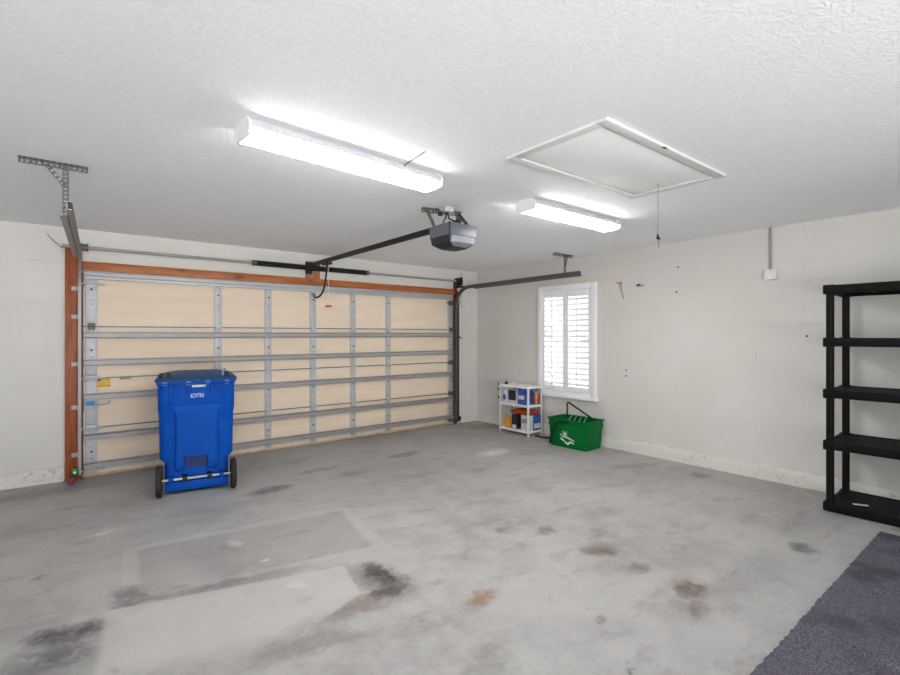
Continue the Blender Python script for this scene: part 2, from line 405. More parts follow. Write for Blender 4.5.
b = MB(); b.box((DX0, YD + .0485, 0), (DX0 + .05, YD + .075, DZ - .051)); b.box((DX1 - .05, YD + .0485, 0), (DX1, YD + .075, DZ - .051)); b.box((DX0, YD + .0485, DZ - .05), (DX1, YD + .075, DZ)); struct(b.build('leak_stop', M['white_paint']), 'hidden outer stop added to block daylight leaks around the garage door opening', 'trim')  # unseen stop added to keep daylight from leaking past the door
# plantation shutters
t = thing('window_shutter', 'white louvred double shutters covering the window above the green basket', 'shutter', (XR, 4.24, .575))
SY0, SY1, SZ0, SZ1 = 3.745, 4.735, .605, 2.135
x0 = XR - .045
b = MB()
for lo, hi in (((x0, SY0, SZ0), (XR - .001, SY0 + .075, SZ1)), ((x0, SY1 - .075, SZ0), (XR - .001, SY1, SZ1)), ((x0, SY0 + .075, SZ1 - .075), (XR - .001, SY1 - .075, SZ1)), ((x0, SY0 + .075, SZ0), (XR - .001, SY1 - .075, SZ0 + .05))):
    b.box(lo, hi, .006)
b.build('shutter_frame', M['white_paint'], t)
MB().box((XR - .06, SY0 - .01, SZ0 - .035), (XR - .001, SY1 + .01, SZ0), .004).build('window_sill', M['white_paint'], t)
mid = (SY0 + SY1) / 2
for a0, a1 in ((SY0 + .079, mid - .002), (mid + .002, SY1 - .079)):
    xa, xb = XR - .034, XR - .008
    za, zb = SZ0 + .054, SZ1 - .079
    b = MB()
    b.box((xa, a0, za), (xb, a0 + .045, zb), .004); b.box((xa, a1 - .045, za), (xb, a1, zb), .004)
    b.box((xa, a0 + .045, za), (xb, a1 - .045, za + .07), .004); b.box((xa, a0 + .045, zb - .085), (xb, a1 - .045, zb), .004)
    pn = b.build('shutter_panel', M['white_paint'], t)
    n = 17; L0, L1 = za + .07, zb - .085; pit = (L1 - L0) / n
    lv = MB()
    for k in range(n):
        zc = L0 + pit * (k + .5)
        lv.box((xa + .013 - .030, a0 + .046, zc - .0045), (xa + .013 + .030, a1 - .046, zc + .0045), .003, Matrix.Rotation(math.radians(-21), 3, 'Y'), 1)
    lv.build('louvres', M['white_paint'], pn)
    MB().box((xa - .032, (a0 + a1) / 2 - .006, L0 + .02), (xa - .02, (a0 + a1) / 2 + .006, L1 - .02), .003).build('tilt_rod', M['white_paint'], pn)

# timber around the door
b = MB().box((.005, YD - .045, 0), (.138, YD, 2.30), .003); struct(b.build('trim_1', M['wood_z']), 'orange stained timber post at the left side of the garage door', 'post')
b = MB().box((4.942, YD - .045, 0), (4.992, YD, 2.30), .003); struct(b.build('trim_2', M['wood_shaded']), 'timber post with shade in its colour at the right side of the garage door', 'post')
b = MB().box((.139, YD - .04, 2.092), (4.941, YD, 2.18), .003)
struct(b.build('trim_3', M['wood_x']), 'orange stained timber header beam over the garage door', 'beam')
b = MB().box((2.46, YD - .05, 2.181), (2.64, YD, 2.40), .003); struct(b.build('trim_4', M['wood_block']), 'weathered timber block above the header carrying the spring bracket', 'block')

# ------------------------------------------------------------------ garage door
gd = thing('garage_door', 'closed beige sectional garage door with horizontal steel struts', 'garage door', (2.51, YD, 0))
joints = [0.03, .497, 1.0, 1.526, 2.082]
sx = [1.405, 1.983, 2.565, 3.146, 3.716]
GX0, GX1 = DX0 + .006, DX1 - .006
struts = [[.118, .408], [.815], [1.16, 1.438], []]
for i in range(4):
    z0, z1 = joints[i], joints[i + 1]
    b = MB(); b.box((GX0, YD + .006, z0), (GX1, YD + .045, z1))
    sec = b.build('door_section', M['beige'], gd)
    b = MB()   # folded steel lips at the top and bottom of the section
    b.box((GX0, YD - .004, z1 - .008), (GX1, YD + .006, z1)); b.box((GX0, YD - .001, z0), (GX1, YD + .006, z0 + .028)); b.box((GX0, YD - .002, z1 - .036), (GX1, YD + .006, z1 - .030))
    b.build('steel_lip', M['beige_lip'], sec)
    if i < 3: MB().box((GX0, YD - .008, z1 - .006), (GX1, YD - .0042, z1 + .006)).build('joint_shade', M['galv_dark'], sec)  # dark strip standing in for the shadow gap between sections
    for k, xs in enumerate([.215] + sx + [4.880]):
        wd = .092 if k in (0, 6) else .072
        b = MB()
        b.box((xs - wd / 2, YD - .014, z0 + .002), (xs + wd / 2, YD + .0055, z1 - .002), .002)
        b.box((xs - wd / 2 - .006, YD - .002, z0 + .002), (xs - wd / 2, YD + .0055, z1 - .002))
        b.mi = 1  # dark discs stand in for the shaded holes of the stile
        hz = (z1 - .18, z1 - .29, z1 - .33) if i == 3 else (z1 - .24, z1 - .31)
        for j, z in enumerate(hz):
            r = .011 if j == 0 else .006
            b.tube([(xs, YD - .0135, z), (xs, YD - .016, z)], r, 10)
        for z in (z0 + .03, z1 - .05):
            b.tube([(xs - .018, YD - .0135, z), (xs - .018, YD - .0155, z)], .004, 6); b.tube([(xs + .018, YD - .0135, z), (xs + .018, YD - .0155, z)], .004, 6)
        b.build('stile', [M['galv_light'], M['hole']], sec)
        if i < 3:
            b = MB(); b.box((xs - .03, YD - .022, z1 - .035), (xs + .03, YD - .0145, z1 + .035), .002); b.tube([(xs - .035, YD - .028, z1), (xs + .035, YD - .028, z1)], .008, 8)
            b.build('hinge', M['galv_light'] if k not in (0, 6) else M['galv_dark'], sec)
    for zc in struts[i]:
        # hat-shaped reinforcing strut across the whole door
        hh = .030
        out = [(-hh - .004, 0), (-hh + .006, 0), (-hh + .012, -.052), (hh - .012, -.052), (hh - .006, 0), (hh + .004, 0), (hh + .004, -.003), (hh - .004, -.003), (hh - .010, -.055), (-hh + .010, -.055), (-hh + .004, -.003), (-hh - .004, -.003)]
        MB().prism([(v, u) for u, v in out], (GX0 + .01, YD - .015, zc), (0, 1, 0), (0, 0, 1), (GX1 - GX0 - .046, 0, 0)).build('strut', M['galv'], sec)
# top operator rail and seal
b = MB(); b.box((GX0 + .01, YD - .05, 2.005), (GX1 - .036, YD - .0145, 2.035), .003); b.box((GX0 + .01, YD - .022, 2.0355), (GX1 - .01, YD - .0145, 2.078), .002); b.box((GX0 + .01, YD - .055, 2.040), (GX1 - .036, YD - .022, 2.046))
b.build('top_rail', M['galv_light'], gd)
MB().box((GX0, YD + .004, 0.001), (GX1, YD + .048, .031), .006).build('bottom_seal', M['seal'], gd)
def bracket(z, s, mt):
    x = .215 if s < 0 else 4.880
    b = MB(); b.box((x - .05, YD - .035, z - .035), (x + .05, YD - .0145, z + .03), .003)
    b.tube([(x - s * .11, YD - .05, z), (x + s * .085, YD - .05, z)], .008, 8); b.build('roller_bracket', mt, gd)
for s in (-1, 1):
    for z in (2.0 - .045, 1.0, .50, .08): bracket(z, s, M['galv_light'] if s < 0 else M['galv_dark'])
# stickers and latch on the left of the door
b = MB(); b.box((.245, YD - .001, .905), (.375, YD + .0055, .995)); b.mi = 1
b.box((.25, YD - .0018, .965), (.295, YD - .0005, .985)); b.box((.25, YD - .0018, .912), (.37, YD - .0005, .916)); b.box((.305, YD - .0018, .975), (.365, YD - .0005, .979))
tag(b.build('sticker', [M['yellow'], M['ink']], gd), 'yellow warning sticker')
b = MB(); b.box((.445, YD - .001, .955), (.565, YD + .0055, .997)); b.mi = 1
b.box((.455, YD - .0018, .980), (.555, YD - .0005, .990)); b.mi = 2; b.box((.475, YD - .0018, .962), (.54, YD - .0005, .978))
tag(b.build('sticker', [M['pale_sticker'], M['ink'], M['yellow']], gd), 'pale worn sticker')
b = MB(); b.box((.155, YD - .03, .69), (.265, YD - .0145, .79), .004); b.mi = 1; b.box((.165, YD - .0315, .725), (.245, YD - .029, .775))
lk = b.build('slide_latch', [M['galv_light'], M['blue_sticker']], gd)
MB().tube([(.25, YD - .04, .725), (.34, YD - .045, .735), (.365, YD - .045, .745), (.368, YD - .045, .765)], .007, 8).build('latch_handle', M['galv_light'], lk)

# ------------------------------------------------------------------ tracks
def perf(b, p0, p1, across, w, th=.003, pitch=.026):
    """punched strap: two edge bars with rungs between the holes"""
    p0, p1, a = Vector(p0), Vector(p1), Vector(across).normalized()
    d = p1 - p0; L = d.length; dn = d.normalized(); nrm = dn.cross(a)
    e = w * .24
    for s in (-1, 1):
        o = a * s * (w / 2 - e / 2); b.bar(p0 + o, p1 + o, th, e, up=a)
    n = max(2, int(L / pitch))
    for k in range(n + 1):
        c = p0 + dn * min(max(L * k / n, .006), L - .006)
        b.bar(c - dn * .006, c + dn * .006, th, w - 2 * e + .002, up=a)
def track(side):
    s = side
    if s < 0:
        t = thing('door_track', 'steel garage door track with punched ceiling hanger at the left', 'track', (.1, 6.0, 0)); xv, xe, ye, ze = .105, .010, 3.68, 2.215
    else:
        t = thing('door_track', 'steel garage door track on the right running toward the window', 'track', (4.93, 6.0, 0)); xv, xe, ye, ze = 4.936, 5.170, 3.80, 2.235
    mt = M['galv'] if s < 0 else M['galv_dark']  # right side in darker steel, for the shade inside the channel
    yv = YD - .085; zc0 = 2.19; R = .33
    path = [(xv, yv, .06), (xv, yv, 1.0), (xv, yv, zc0 - R)]
    for k in range(1, 9):
        a = PI / 2 * k / 8; path.append((xv, yv - R + R * math.cos(a), zc0 - R + R * math.sin(a)))
    n0 = len(path); path.append((xe, ye, ze))
    # C-channel profile swept along the path: u across (x), v along the outward normal
    prof = [(0, -.026), (.026, -.026), (.026, -.020), (.003, -.023), (.003, .023), (.026, .020), (.026, .026), (0, .026)]
    def rings(ps):
        out = []
        for i, p in enumerate(ps):
            p = Vector(p); tn = (Vector(ps[min(i + 1, len(ps) - 1)]) - Vector(ps[max(i - 1, 0)])); tn.x = 0; tn.normalize()
            nv = Vector((0, tn.z, -tn.y)) * -1
            out.append([p + Vector((-s * u, 0, 0)) + nv * v for u, v in prof])
        return out
    MB().rings(rings(path[:3])).build('vertical_track', mt, t)
    MB().rings(rings(path[2:n0 + 1])).build('horizontal_track', mt, t)
    # reinforcing angle beside the horizontal run
    ya = ye + (.14 if s < 0 else .0)
    f = (5.6 - ya) / (5.6 - ye)
    xs_, xe_ = xv + s * .004, xv + (xe - xv) * f + s * .002
    b = MB(); zs_, ze_ = 2.19, 2.19 + (ze - 2.19) * f
    off = Vector((s * .006, 0, -.012))
    b.bar(Vector((xs_, 5.6, zs_)) + off, Vector((xe_, ya, ze_)) + off, .004, .045)
    b.bar(Vector((xs_, 5.6, zs_)) + off + Vector((s * .016, 0, -.022)), Vector((xe_, ya, ze_)) + off + Vector((s * .016, 0, -.022)), .032, .004)
    b.build('reinforcing_angle', mt, t)
    if s > 0:
        MB().bar((xv + .02, YD - .05, 2.215), (xv + .02, 5.75, 2.20), .004, .03).build('flag_bracket', M['black_metal'], t)
    for z in (.25, .72, 1.15, 1.62, 1.9):
        b = MB(); b.box((xv + s * .0005 - .002, YD - .11, z - .02), (xv + s * .0005 + .002 + s * .0, YD - .046, z + .02)); b.box((xv - (.05 if s < 0 else .0), YD - .050, z - .02), (xv + (.0 if s < 0 else .05), YD - .0455, z + .02))
        b.tube([(xv + s * .03, YD - .05, z), (xv + s * .03, YD - .06, z)], .009, 6)
        b.build('wall_bracket', M['galv'], t)
    if s > 0:
        b = MB(); b.box((4.940, YD - .10, .04), (4.988, YD - .097, 2.14)); b.box((4.985, YD - .097, .04), (4.988, YD - .046, 2.14)); b.build('wall_angle', M['dark_angle'], t)
    # black weather strip on the door side
    if s < 0:
        MB().box((.139, YD - .03, .05), (.1455, YD + .02, 2.06)).build('weather_strip', M['black_rubber'], t)
    # ceiling hanger of punched angle
    b = MB()
    if s < 0: cx, cy, h0, h1, dl = .005, 3.85, -.215, .118, -1
    else: cx, cy, h0, h1, dl = 5.165, 4.05, 4.93, 5.33, 1
    zt = H - .002
    perf(b, (h0, cy, zt - .017), (h1, cy, zt - .017), (0, 0, 1), .030)
    perf(b, (h0, cy - .016, zt - .002), (h1, cy - .016, zt - .002), (0, 1, 0), .030)
    zb = (2.19 if s < 0 else 2.225)
    perf(b, (cx, cy - .006, zt - .01), (cx, cy - .006, zb - .01), (1, 0, 0), .030)
    perf(b, (cx + .016, cy + .008, zt - .01), (cx + .016, cy + .008, zb - .01), (0, 1, 0), .030)
    if s < 0: perf(b, (-.085, cy - .012, zt - .02), (cx - .004, cy - .012, zt - .135), (1, 0, .7), .026)
    else: perf(b, (cx + .05, cy - .012, zt - .01), (cx + .002, cy - .012, zt - .15), (1, 0, .4), .026)
    b.build('ceiling_hanger', M['punched'] if s < 0 else M['galv_dark'], t)
    return t
track(-1); track(1)

# ------------------------------------------------------------------ torsion bar
ts = thing('torsion_bar', 'grey torsion shaft with black coil spring above the door header', 'spring', (2.48, YD - .12, 2.31))
sy, sz = YD - .12, 2.305
MB().tube([(-.02, sy, sz), (5.05, sy, sz)], .016, 12).build('shaft', M['galv'], ts)
b = MB()
sp0, sp1, pr = 1.80, 3.28, .030
b.tube([(sp0, sy, sz), (sp1, sy, sz)], pr - .004, 14)
n = 110
b2 = []
for k in range(n * 8 + 1):
    a = 2 * PI * k / 8; b2.append((sp0 + (sp1 - sp0) * k / (n * 8), sy + pr * math.cos(a), sz + pr * math.sin(a)))
b.tube(b2, .005, 5)
b.build('coil_spring', M['black_metal'], ts)
for x in (sp0 - .02, sp1 + .02):
    MB().tube([(x - .03, sy, sz), (x - .02, sy, sz), (x + .02, sy, sz), (x + .03, sy, sz)], [.022, .032, .032, .022], 14).build('winding_cone', M['galv_dark'], ts)
b = MB(); b.box((2.44, YD - .053, 2.23), (2.53, YD - .0505, 2.38)); b.box((2.478, sy - .01, 2.27), (2.482, YD - .0505, 2.34)); b.tube([(2.45, sy, sz), (2.51, sy, sz)], .038, 16)
b.build('centre_bracket', M['black_metal'], ts)
for x, s in ((.155, -1), (4.93, 1)):
    MB().tube([(x - .03, sy, sz), (x - .024, sy, sz), (x - .02, sy, sz), (x + .02, sy, sz), (x + .024, sy, sz), (x + .03, sy, sz)], [.044, .044, .034, .034, .044, .044], 18).build('cable_drum', M['black_metal'] if s > 0 else M['galv_dark'], ts)
    b = MB(); b.box((x + s * .06 - .003, sy - .06, sz - .07), (x + s * .06 + .003, YD - .046, sz + .06)); b.build('end_bearing_plate', M['black_metal'] if s > 0 else M['galv_dark'], ts)

# ------------------------------------------------------------------ opener
op = thing('garage_door_opener', 'grey ceiling garage door opener with long black rail', 'opener', (2.5, 3.1, 2.13))
ox0, ox1, oy0, oy1 = 2.355, 2.645, 2.955, 3.235
def hull(z, ins, r=.022): return rrect(ox1 - ox0 - 2 * ins, oy1 - oy0 - 2 * ins, r, 5, (ox0 + ox1) / 2, (oy0 + oy1) / 2, z)
MB().rings([hull(2.232, 0), hull(2.318, 0), hull(2.330, .006), hull(2.336, .03, .03)]).build('motor_housing', M['grey_plastic'], op)
MB().rings([hull(2.140, .075, .035), hull(2.146, .055, .04), hull(2.18, .012), hull(2.2315, .004)]).build('lower_cover', M['dark_plastic'], op)
def nose(z, y0, ins): return [Vector((x, y, z)) for x, y in ((ox0 + ins + .012, y0 + .03), (ox0 + ins + .03, y0 + .010), (ox0 + .10, y0), (ox1 - .10, y0), (ox1 - ins - .03, y0 + .012), (ox1 - ins, y0 + .04), (ox1 - ins, oy0 + .10), (ox0 + ins + .012, oy0 + .10))]
MB().rings([nose(2.150, oy0 + .04, .05), nose(2.178, oy0 - .008, .008), nose(2.226, oy0 - .012, -.003)]).build('light_cover', M['lens_grey'], op)
b = MB(); b.box((ox0 - .003, oy0 - .003, 2.20), (ox0 + .012, oy0 + .012, 2.330), .002)
b.build('seam_strip', M['dark_plastic'], op)
rl = MB(); rl.box((2.482, 3.0, 2.337), (2.518, 5.945, 2.372), .004); rl.box((2.488, 3.2, 2.322), (2.512, 5.94, 2.3365))
rl.build('rail', M['black_metal'], op)
b = MB(); b.box((2.474, YD - .118, 2.338), (2.526, YD - .0540, 2.376), .003); b.build('header_bracket', M['black_metal'], op)
tr = MB().box((2.468, 5.45, 2.292), (2.532, 5.62, 2.3215), .006); tr.box((2.49, 5.50, 2.26), (2.51, 5.55, 2.2925), .003)
tro = tr.build('trolley', M['black_metal'], op)
MB().tube([(2.5, 5.525, 2.27), (2.5, 5.56, 2.18), (2.51, 5.62, 2.06), (2.515, 5.70, 1.97), (2.515, 5.79, 1.925), (2.51, 5.87, 1.915), (2.515, 5.95, 1.93), (2.535, 6.02, 1.96), (2.555, 6.08, 1.975)], .012, 8).build('door_arm', M['black_metal'], op)
rc = MB().tube([(2.5, 5.50, 2.295), (2.505, 5.50, 1.90), (2.503, 5.50, 1.795)], .0025, 6).build('release_cord', M['white_plastic'], op)
MB().tube([(2.465, 5.50, 1.787), (2.54, 5.50, 1.791)], .011, 8).build('release_handle', M['red'], rc)
b = MB(); zt = H - .002
perf(b, (2.33, 3.29, zt - .002), (2.69, 3.21, zt - .002), (0, 1, 0), .034); perf(b, (2.33, 3.305, zt - .018), (2.69, 3.225, zt - .018), (0, 0, 1), .032)
b.bar((2.37, 3.285, zt - .01), (2.39, 3.20, 2.332), .032, .004, (0, 1, 0)); b.bar((2.65, 3.225, zt - .01), (2.62, 3.18, 2.332), .032, .004, (0, 1, 0))
b.bar((2.66, 3.215, zt - .02), (2.60, 3.02, 2.334), .03, .004, (1, 0, 0))
b.build('mounting_bracket', M['galv_dark'], op)
b = MB(); b.box((2.44, 3.12, H - .045), (2.53, 3.20, H - .001), .004); b.build('ceiling_outlet', M['galv_light'], op)
b = MB(); b.box((2.40, 3.14, H - .085), (2.43, 3.17, H - .05), .004); b.tube([(2.47, 3.15, H - .045), (2.46, 3.14, H - .10), (2.42, 3.12, H - .14), (2.41, 3.10, 2.333)], .006, 8)
b.tube([(2.49, 3.16, H - .045), (2.52, 3.17, H - .09), (2.57, 3.15, H - .11), (2.60, 3.12, H - .08), (2.58, 3.11, H - .13), (2.57, 3.11, 2.333)], .007, 8)
b.build('power_cord', M['black_rubber'], op)

# ------------------------------------------------------------------ ceiling lights
def fixture(cx, cy, L, rot, label):
    t = thing('ceiling_light', label, 'ceiling light', (cx, cy, H), rot, 'fluorescent ceiling fixtures')
    hl = L / 2
    # channel against the ceiling
    prof = [(-.062, 0), (-.062, -.026), (-.098, -.030), (-.1005, -.054), (-.0975, -.054), (-.0975, -.046), (.0975, -.046), (.0975, -.054), (.1005, -.054), (.098, -.030), (.062, -.026), (.062, 0)]
    MB().prism(prof, (-hl + .004, 0, -.001), (0, 1, 0), (0, 0, 1), (L - .008, 0, 0)).build('housing', M['enamel'], t, world=False)
    lens = [(-.096, -.0475), (-.097, -.066), (-.090, -.080), (-.06, -.088), (-.012, -.091), (0, -.0895), (.012, -.091), (.06, -.088), (.090, -.080), (.097, -.066), (.096, -.0475)]
    MB().prism(lens, (-hl + .013, 0, -.001), (0, 1, 0), (0, 0, 1), (L - .026, 0, 0)).build('lens', M['lens'], t, world=False)
    cap = [(-.066, 0), (-.102, -.030), (-.103, -.064), (-.095, -.084), (-.06, -.0935), (.06, -.0935), (.095, -.084), (.103, -.064), (.102, -.030), (.066, 0)]
    for x in (-hl, hl - .012):
        MB().prism(cap, (x, 0, -.001), (0, 1, 0), (0, 0, 1), (.012, 0, 0)).build('end_cap', M['white_paint'], t, world=False)
    return t
fixture(1.312, 2.568, 1.26, math.radians(4.6), 'lit wraparound strip light nearer the viewer')
fixture(3.41, 2.595, 1.17, 0.0, 'lit wraparound strip light beside the attic hatch')
b = MB().tube([(1.655, 2.57, H - .012), (1.65, 2.45, H - .004), (1.636, 2.31, H - .004), (1.633, 2.28, H - .001)], .004, 6)
tag(b.build('light_cable', M['galv_dark']), 'thin grey cable on the ceiling beside the nearer strip light', 'cable')

# ------------------------------------------------------------------ attic hatch
hx0, hx1, hy0, hy1 = 2.06, 3.42, 1.36, 2.05
ah = thing('attic_hatch', 'white trimmed attic ladder hatch set in the ceiling', 'hatch', ((hx0 + hx1) / 2, (hy0 + hy1) / 2, H))
b = MB(); tw, td = .062, .018
for lo, hi in (((hx0, hy0), (hx1, hy0 + tw)), ((hx0, hy1 - tw), (hx1, hy1)), ((hx0, hy0 + tw), (hx0 + tw, hy1 - tw)), ((hx1 - tw, hy0 + tw), (hx1, hy1 - tw))):
    b.box((lo[0], lo[1], H - td), (hi[0], hi[1], H - .0005), .005)
b.build('hatch_trim', M['trim_paint'], ah)
g = .012
MB().box((hx0 + tw + g, hy0 + tw + g, H - .010), (hx1 - tw - g, hy1 - tw - g, H - .0005), .002).build('hatch_panel', M['hatch'], ah)
MB().box((2.60, hy0 - .006, H - .02), (2.64, hy0 + .012, H - .0182), .001).build('catch', M['galv_dark'], ah)
pc = thing('pull_cord', 'thin pull cord with small black toggle hanging from the attic hatch', 'cord', (3.215, 1.72, H - .02))
MB().tube([(3.215, 1.72, H - .0145), (3.216, 1.72, 2.30), (3.212, 1.72, 2.19), (3.206, 1.72, 2.135), (3.222, 1.72, 2.105)], .0022, 6).build('cord', M['galv_dark'], pc)
b = MB(); b.tube([(3.203, 1.72, 2.112), (3.231, 1.72, 2.108)], .009, 8); b.tube([(3.206, 1.72, 2.135), (3.228, 1.722, 2.118)], .006, 8); b.tube([(3.226, 1.72, 2.105), (3.228, 1.722, 2.06), (3.236, 1.722, 2.052)], .0025, 6)
b.build('toggle', M['black_rubber'], pc)

# ------------------------------------------------------------------ bits on the walls
jb = thing('junction_box', 'white surface junction box with thin conduit up to the ceiling', 'box', (XR, 1.755, 2.04))
MB().box((XR - .045, 1.705, 1.985), (XR + .0004, 1.805, 2.085), .006).build('box_body', M['white_plastic'], jb)
MB().tube([(XR - .015, 1.755, 2.085), (XR - .015, 1.755, H - .001)], .011, 10).build('conduit', M['galv'], jb)
b = MB(); b.box((XR - .012, 3.395, 2.09), (XR - .0005, 3.475, 2.098)); b.tube([(XR - .008, 3.43, 2.09), (XR - .014, 3.385, 1.98), (XR - .010, 3.365, 1.89)], .0035, 6); b.tube([(XR - .008, 3.40, 2.12), (XR - .012, 3.385, 2.04)], .004, 6)
tag(b.build('wall_hook', M['copper']), 'thin rusty hook with hanging wire on the window wall', 'hook')
b = MB(); b.box((XR - .02, 3.15, 2.035), (XR - .0005, 3.185, 2.055), .002); b.tube([(XR - .015, 3.16, 2.045), (XR - .03, 3.09, 2.03)], .005, 6)
tag(b.build('wall_bracket', M['black_metal']), 'small black bracket on the wall right of the rusty hook', 'bracket')
for y, z, l in ((3.33, 1.005, 'upper of two small dark screws low on the wall above the basket'), (3.335, .93, 'lower of two small dark screws low on the wall above the basket'), (2.68, 2.21, 'dark screw high on the wall right of the pull cord'), (2.70, 1.93, 'small screw in the middle of the wall below the pull cord'), (1.46, 1.43, 'dark screw on the wall left of the black shelving')):
    o = MB().tube([(XR - .0005, y, z), (XR - .012, y, z), (XR - .014, y, z)], [.008, .009, .004], 8).build('wall_screw', M['hole']); origin(o, (XR, y, z))
    tag(o, l, 'screw', 'screws in the window wall')
b = MB().tube([(-.13, YD - .004, 2.42), (-.09, YD - .006, 2.37), (-.03, YD - .006, 2.31), (-.008, YD - .006, 2.30)], .003, 6)
tag(b.build('wall_cable', M['galv_dark']), 'thin grey wire on the wall left of the door post top', 'cable')
b = MB().tube([(5.105, YD - .004, 2.47), (5.107, YD - .006, 2.1), (5.095, YD - .006, 1.99), (5.085, YD - .010, 1.93), (5.11, YD - .012, 1.90), (5.17, YD - .006, 1.905)], .0035, 6)
tag(b.build('wall_wire', M['galv_dark']), 'grey wire with hooked end hanging right of the door', 'wire')
b = MB(); b.box((5.02, YD - .03, 1.40), (5.06, YD + .0004, 1.43), .003); b.tube([(5.04, YD - .02, 1.415), (5.10, YD - .035, 1.385)], .008, 8)
tag(b.build('latch_stop', M['black_metal']), 'small dark latch stop on the wall right of the door post', 'latch')

# safety sensors at the feet of the posts
def sensor(x, s, label, m1):
    t = thing('safety_sensor', label, 'sensor', (x, YD - .12, 0), 0, 'door safety sensors')
    MB().bar((x, YD - .118, .09), (x + s * .03 if s < 0 else x, YD - .047 if s < 0 else YD - .1005, .09), .003, .04).build('sensor_bracket', M['black_metal'], t)
    MB().box((x - .03, YD - .15, .065), (x + .025, YD - .115, .135), .008).build('sensor_body', m1, t)
    MB().tube([(x - .005, YD - .151, .10), (x - .005, YD - .158, .10)], .013, 12).build('sensor_eye', M['glassgreen'] if s < 0 else M['dark_plastic'], t)
    MB().tube([(x + s * .015, YD - .125, .064), (x + s * .02, YD - .13, .03), (x + s * .03, YD - .12, .006), (x + s * .07, YD - .13, .006)], .004, 6).build('sensor_wire', M['dark_plastic'], t)
sensor(.085, -1, 'green safety sensor at the foot of the left door post', M['greenled'])
sensor(4.965, 1, 'black safety sensor at the foot of the right door post', M['dark_plastic'])
b = MB().rings([rrect(.05, .05, .02, 4, .045, YD - .08, z) if 0 else [Vector((.055 + r * math.cos(a), YD - .20 + r * math.sin(a), z)) for a in [2 * PI * k / 12 for k in range(12)]] for z, r in ((0.001, .015), (.01, .026), (.03, .032), (.05, .026), (.06, .012))])
tag(b.build('ball', mat('dusky_red_cloth', srgb(126, 62, 78), 0.9, 0, 0.2)), 'small dusky red ball at the foot of the left door post', 'ball')

# ------------------------------------------------------------------ wheeled bin (local: -y faces the viewer)
wb = thing('wheeled_bin', 'blue wheeled recycling bin standing in front of the garage door', 'bin', (1.030, 5.33, 0), math.radians(-10.3))
def sect(z, w, yf, yb, r): return rrect(w, yb - yf, r, 5, 0, (yf + yb) / 2, z)
body = MB()
outer = [sect(.02, .50, -.355, .22, .03), (sect(.03, .52, -.365, .24, .04)), sect(.275, .53, -.345, .27, .05), sect(.31, .607, -.347, .28, .05), sect(.60, .618, -.352, .33, .06), sect(.70, .622, -.356, .345, .06), sect(.755, .632, -.378, .36, .05), sect(.96, .636, -.385, .385, .05), sect(.985, .636, -.385, .39, .05), sect(.986, .65, -.40, .40, .05), sect(1.01, .65, -.40, .40, .05)]
body.rings(outer)
# raised centre panel of the wheel side, with a grip recess at the foot
def slab(x0, x1, z0, z1, y1, y0=-.34): body.box((x0, y1, z0), (x1, y0, z1), .012)
body.rings([rrect(.36, .06, .025, 4, 0, -.352, .325), rrect(.36, .06, .025, 4, 0, -.354, .72), rrect(.44, .055, .022, 4, 0, -.352, .79), rrect(.46, .04, .018, 4, 0, -.356, .80)])
slab(-.18, -.106, .20, .33, -.381); slab(.086, .18, .20, .33, -.381)
for x0, x1 in ((-.225, -.195), (.195, .225)): body.box((x0, -.392, .80), (x1, -.37, .975), .008)
for x0, x1 in ((-.09, -.05), (.105, .145)): body.box((x0, -.398, .90), (x1, -.37, .98), .008)
body.box((-.262, -.42, .03), (.262, -.345, .115), .012)
body.build('bin_body', M['blue'], wb, world=False)
MB().box((-.104, -.352, .215), (.084, -.348, .322)).build('grip_recess', mat('navy_grip', srgb(6, 40, 104), .6), wb, world=False)  # back of the recess in a darker blue than the body
lid = MB()
lid.rings([sect(1.011, .672, -.415, .42, .05), sect(1.032, .678, -.418, .425, .05), sect(1.040, .668, -.41, .415, .05), sect(1.056, .58, -.36, .37, .08), sect(1.078, .42, -.26, .27, .1), sect(1.084, .2, -.12, .13, .06)])
lid.build('lid', M['blue_lid'], wb, world=False)
for x in (-.255, -.07, .085, .245):
    MB().box((x - .02, -.438, .985), (x + .02, -.4185, 1.018), .005).build('hinge_lug', M['lug'], wb, world=False)
MB().tube([(-.30, -.43, 1.0), (.30, -.43, 1.0)], .012, 10).build('handle_bar', M['blue'], wb, world=False)
for x in (-.29, -.23, .25):
    MB().box((x - .016, -.36, 1.045), (x + .016, -.32, 1.092), .006).build('hinge_pin', M['black_rubber'], wb, world=False)
MB().tube([(.215, -.36, 1.06), (.215, -.35, 1.10), (.235, -.33, 1.115)], .01, 8).build('hinge_pin', M['lug'], wb, world=False)
MB().box((-.045, -.405, .960), (.07, -.4, .982), .002).build('sticker', M['logo'], wb, world=False)
MB().tube([(-.285, -.432, .140), (.285, -.432, .140)], .0115, 12).build('axle', M['galv_light'], wb, world=False)
for x in (-.21, -.10, .10, .20):
    MB().box((x - .02, -.452, .118), (x + .02, -.35, .162), .006).build('axle_clamp', M['black_metal'] if abs(x) < .15 else M['blue'], wb, world=False)
for s in (-1, 1):
    b = MB(); x = s * .300; w_ = .023
    prof = [(-w_, .09), (-w_, .130), (-w_ + .008, .14), (w_ - .008, .14), (w_, .130), (w_, .09), (w_ - .012, .085), (w_ - .012, .03), (w_, .025), (w_, .012), (-w_, .012), (-w_, .025), (-w_ + .012, .03), (-w_ + .012, .085)]
    rings = []
    for k in range(37):
        a = 2 * PI * k / 36; rings.append([Vector((x + u, -.432 + r * math.cos(a), .1405 + r * math.sin(a))) for u, r in prof])
    b.rings(rings, False, False); wo = b.build('wheel', M['black_rubber'], wb, world=False)
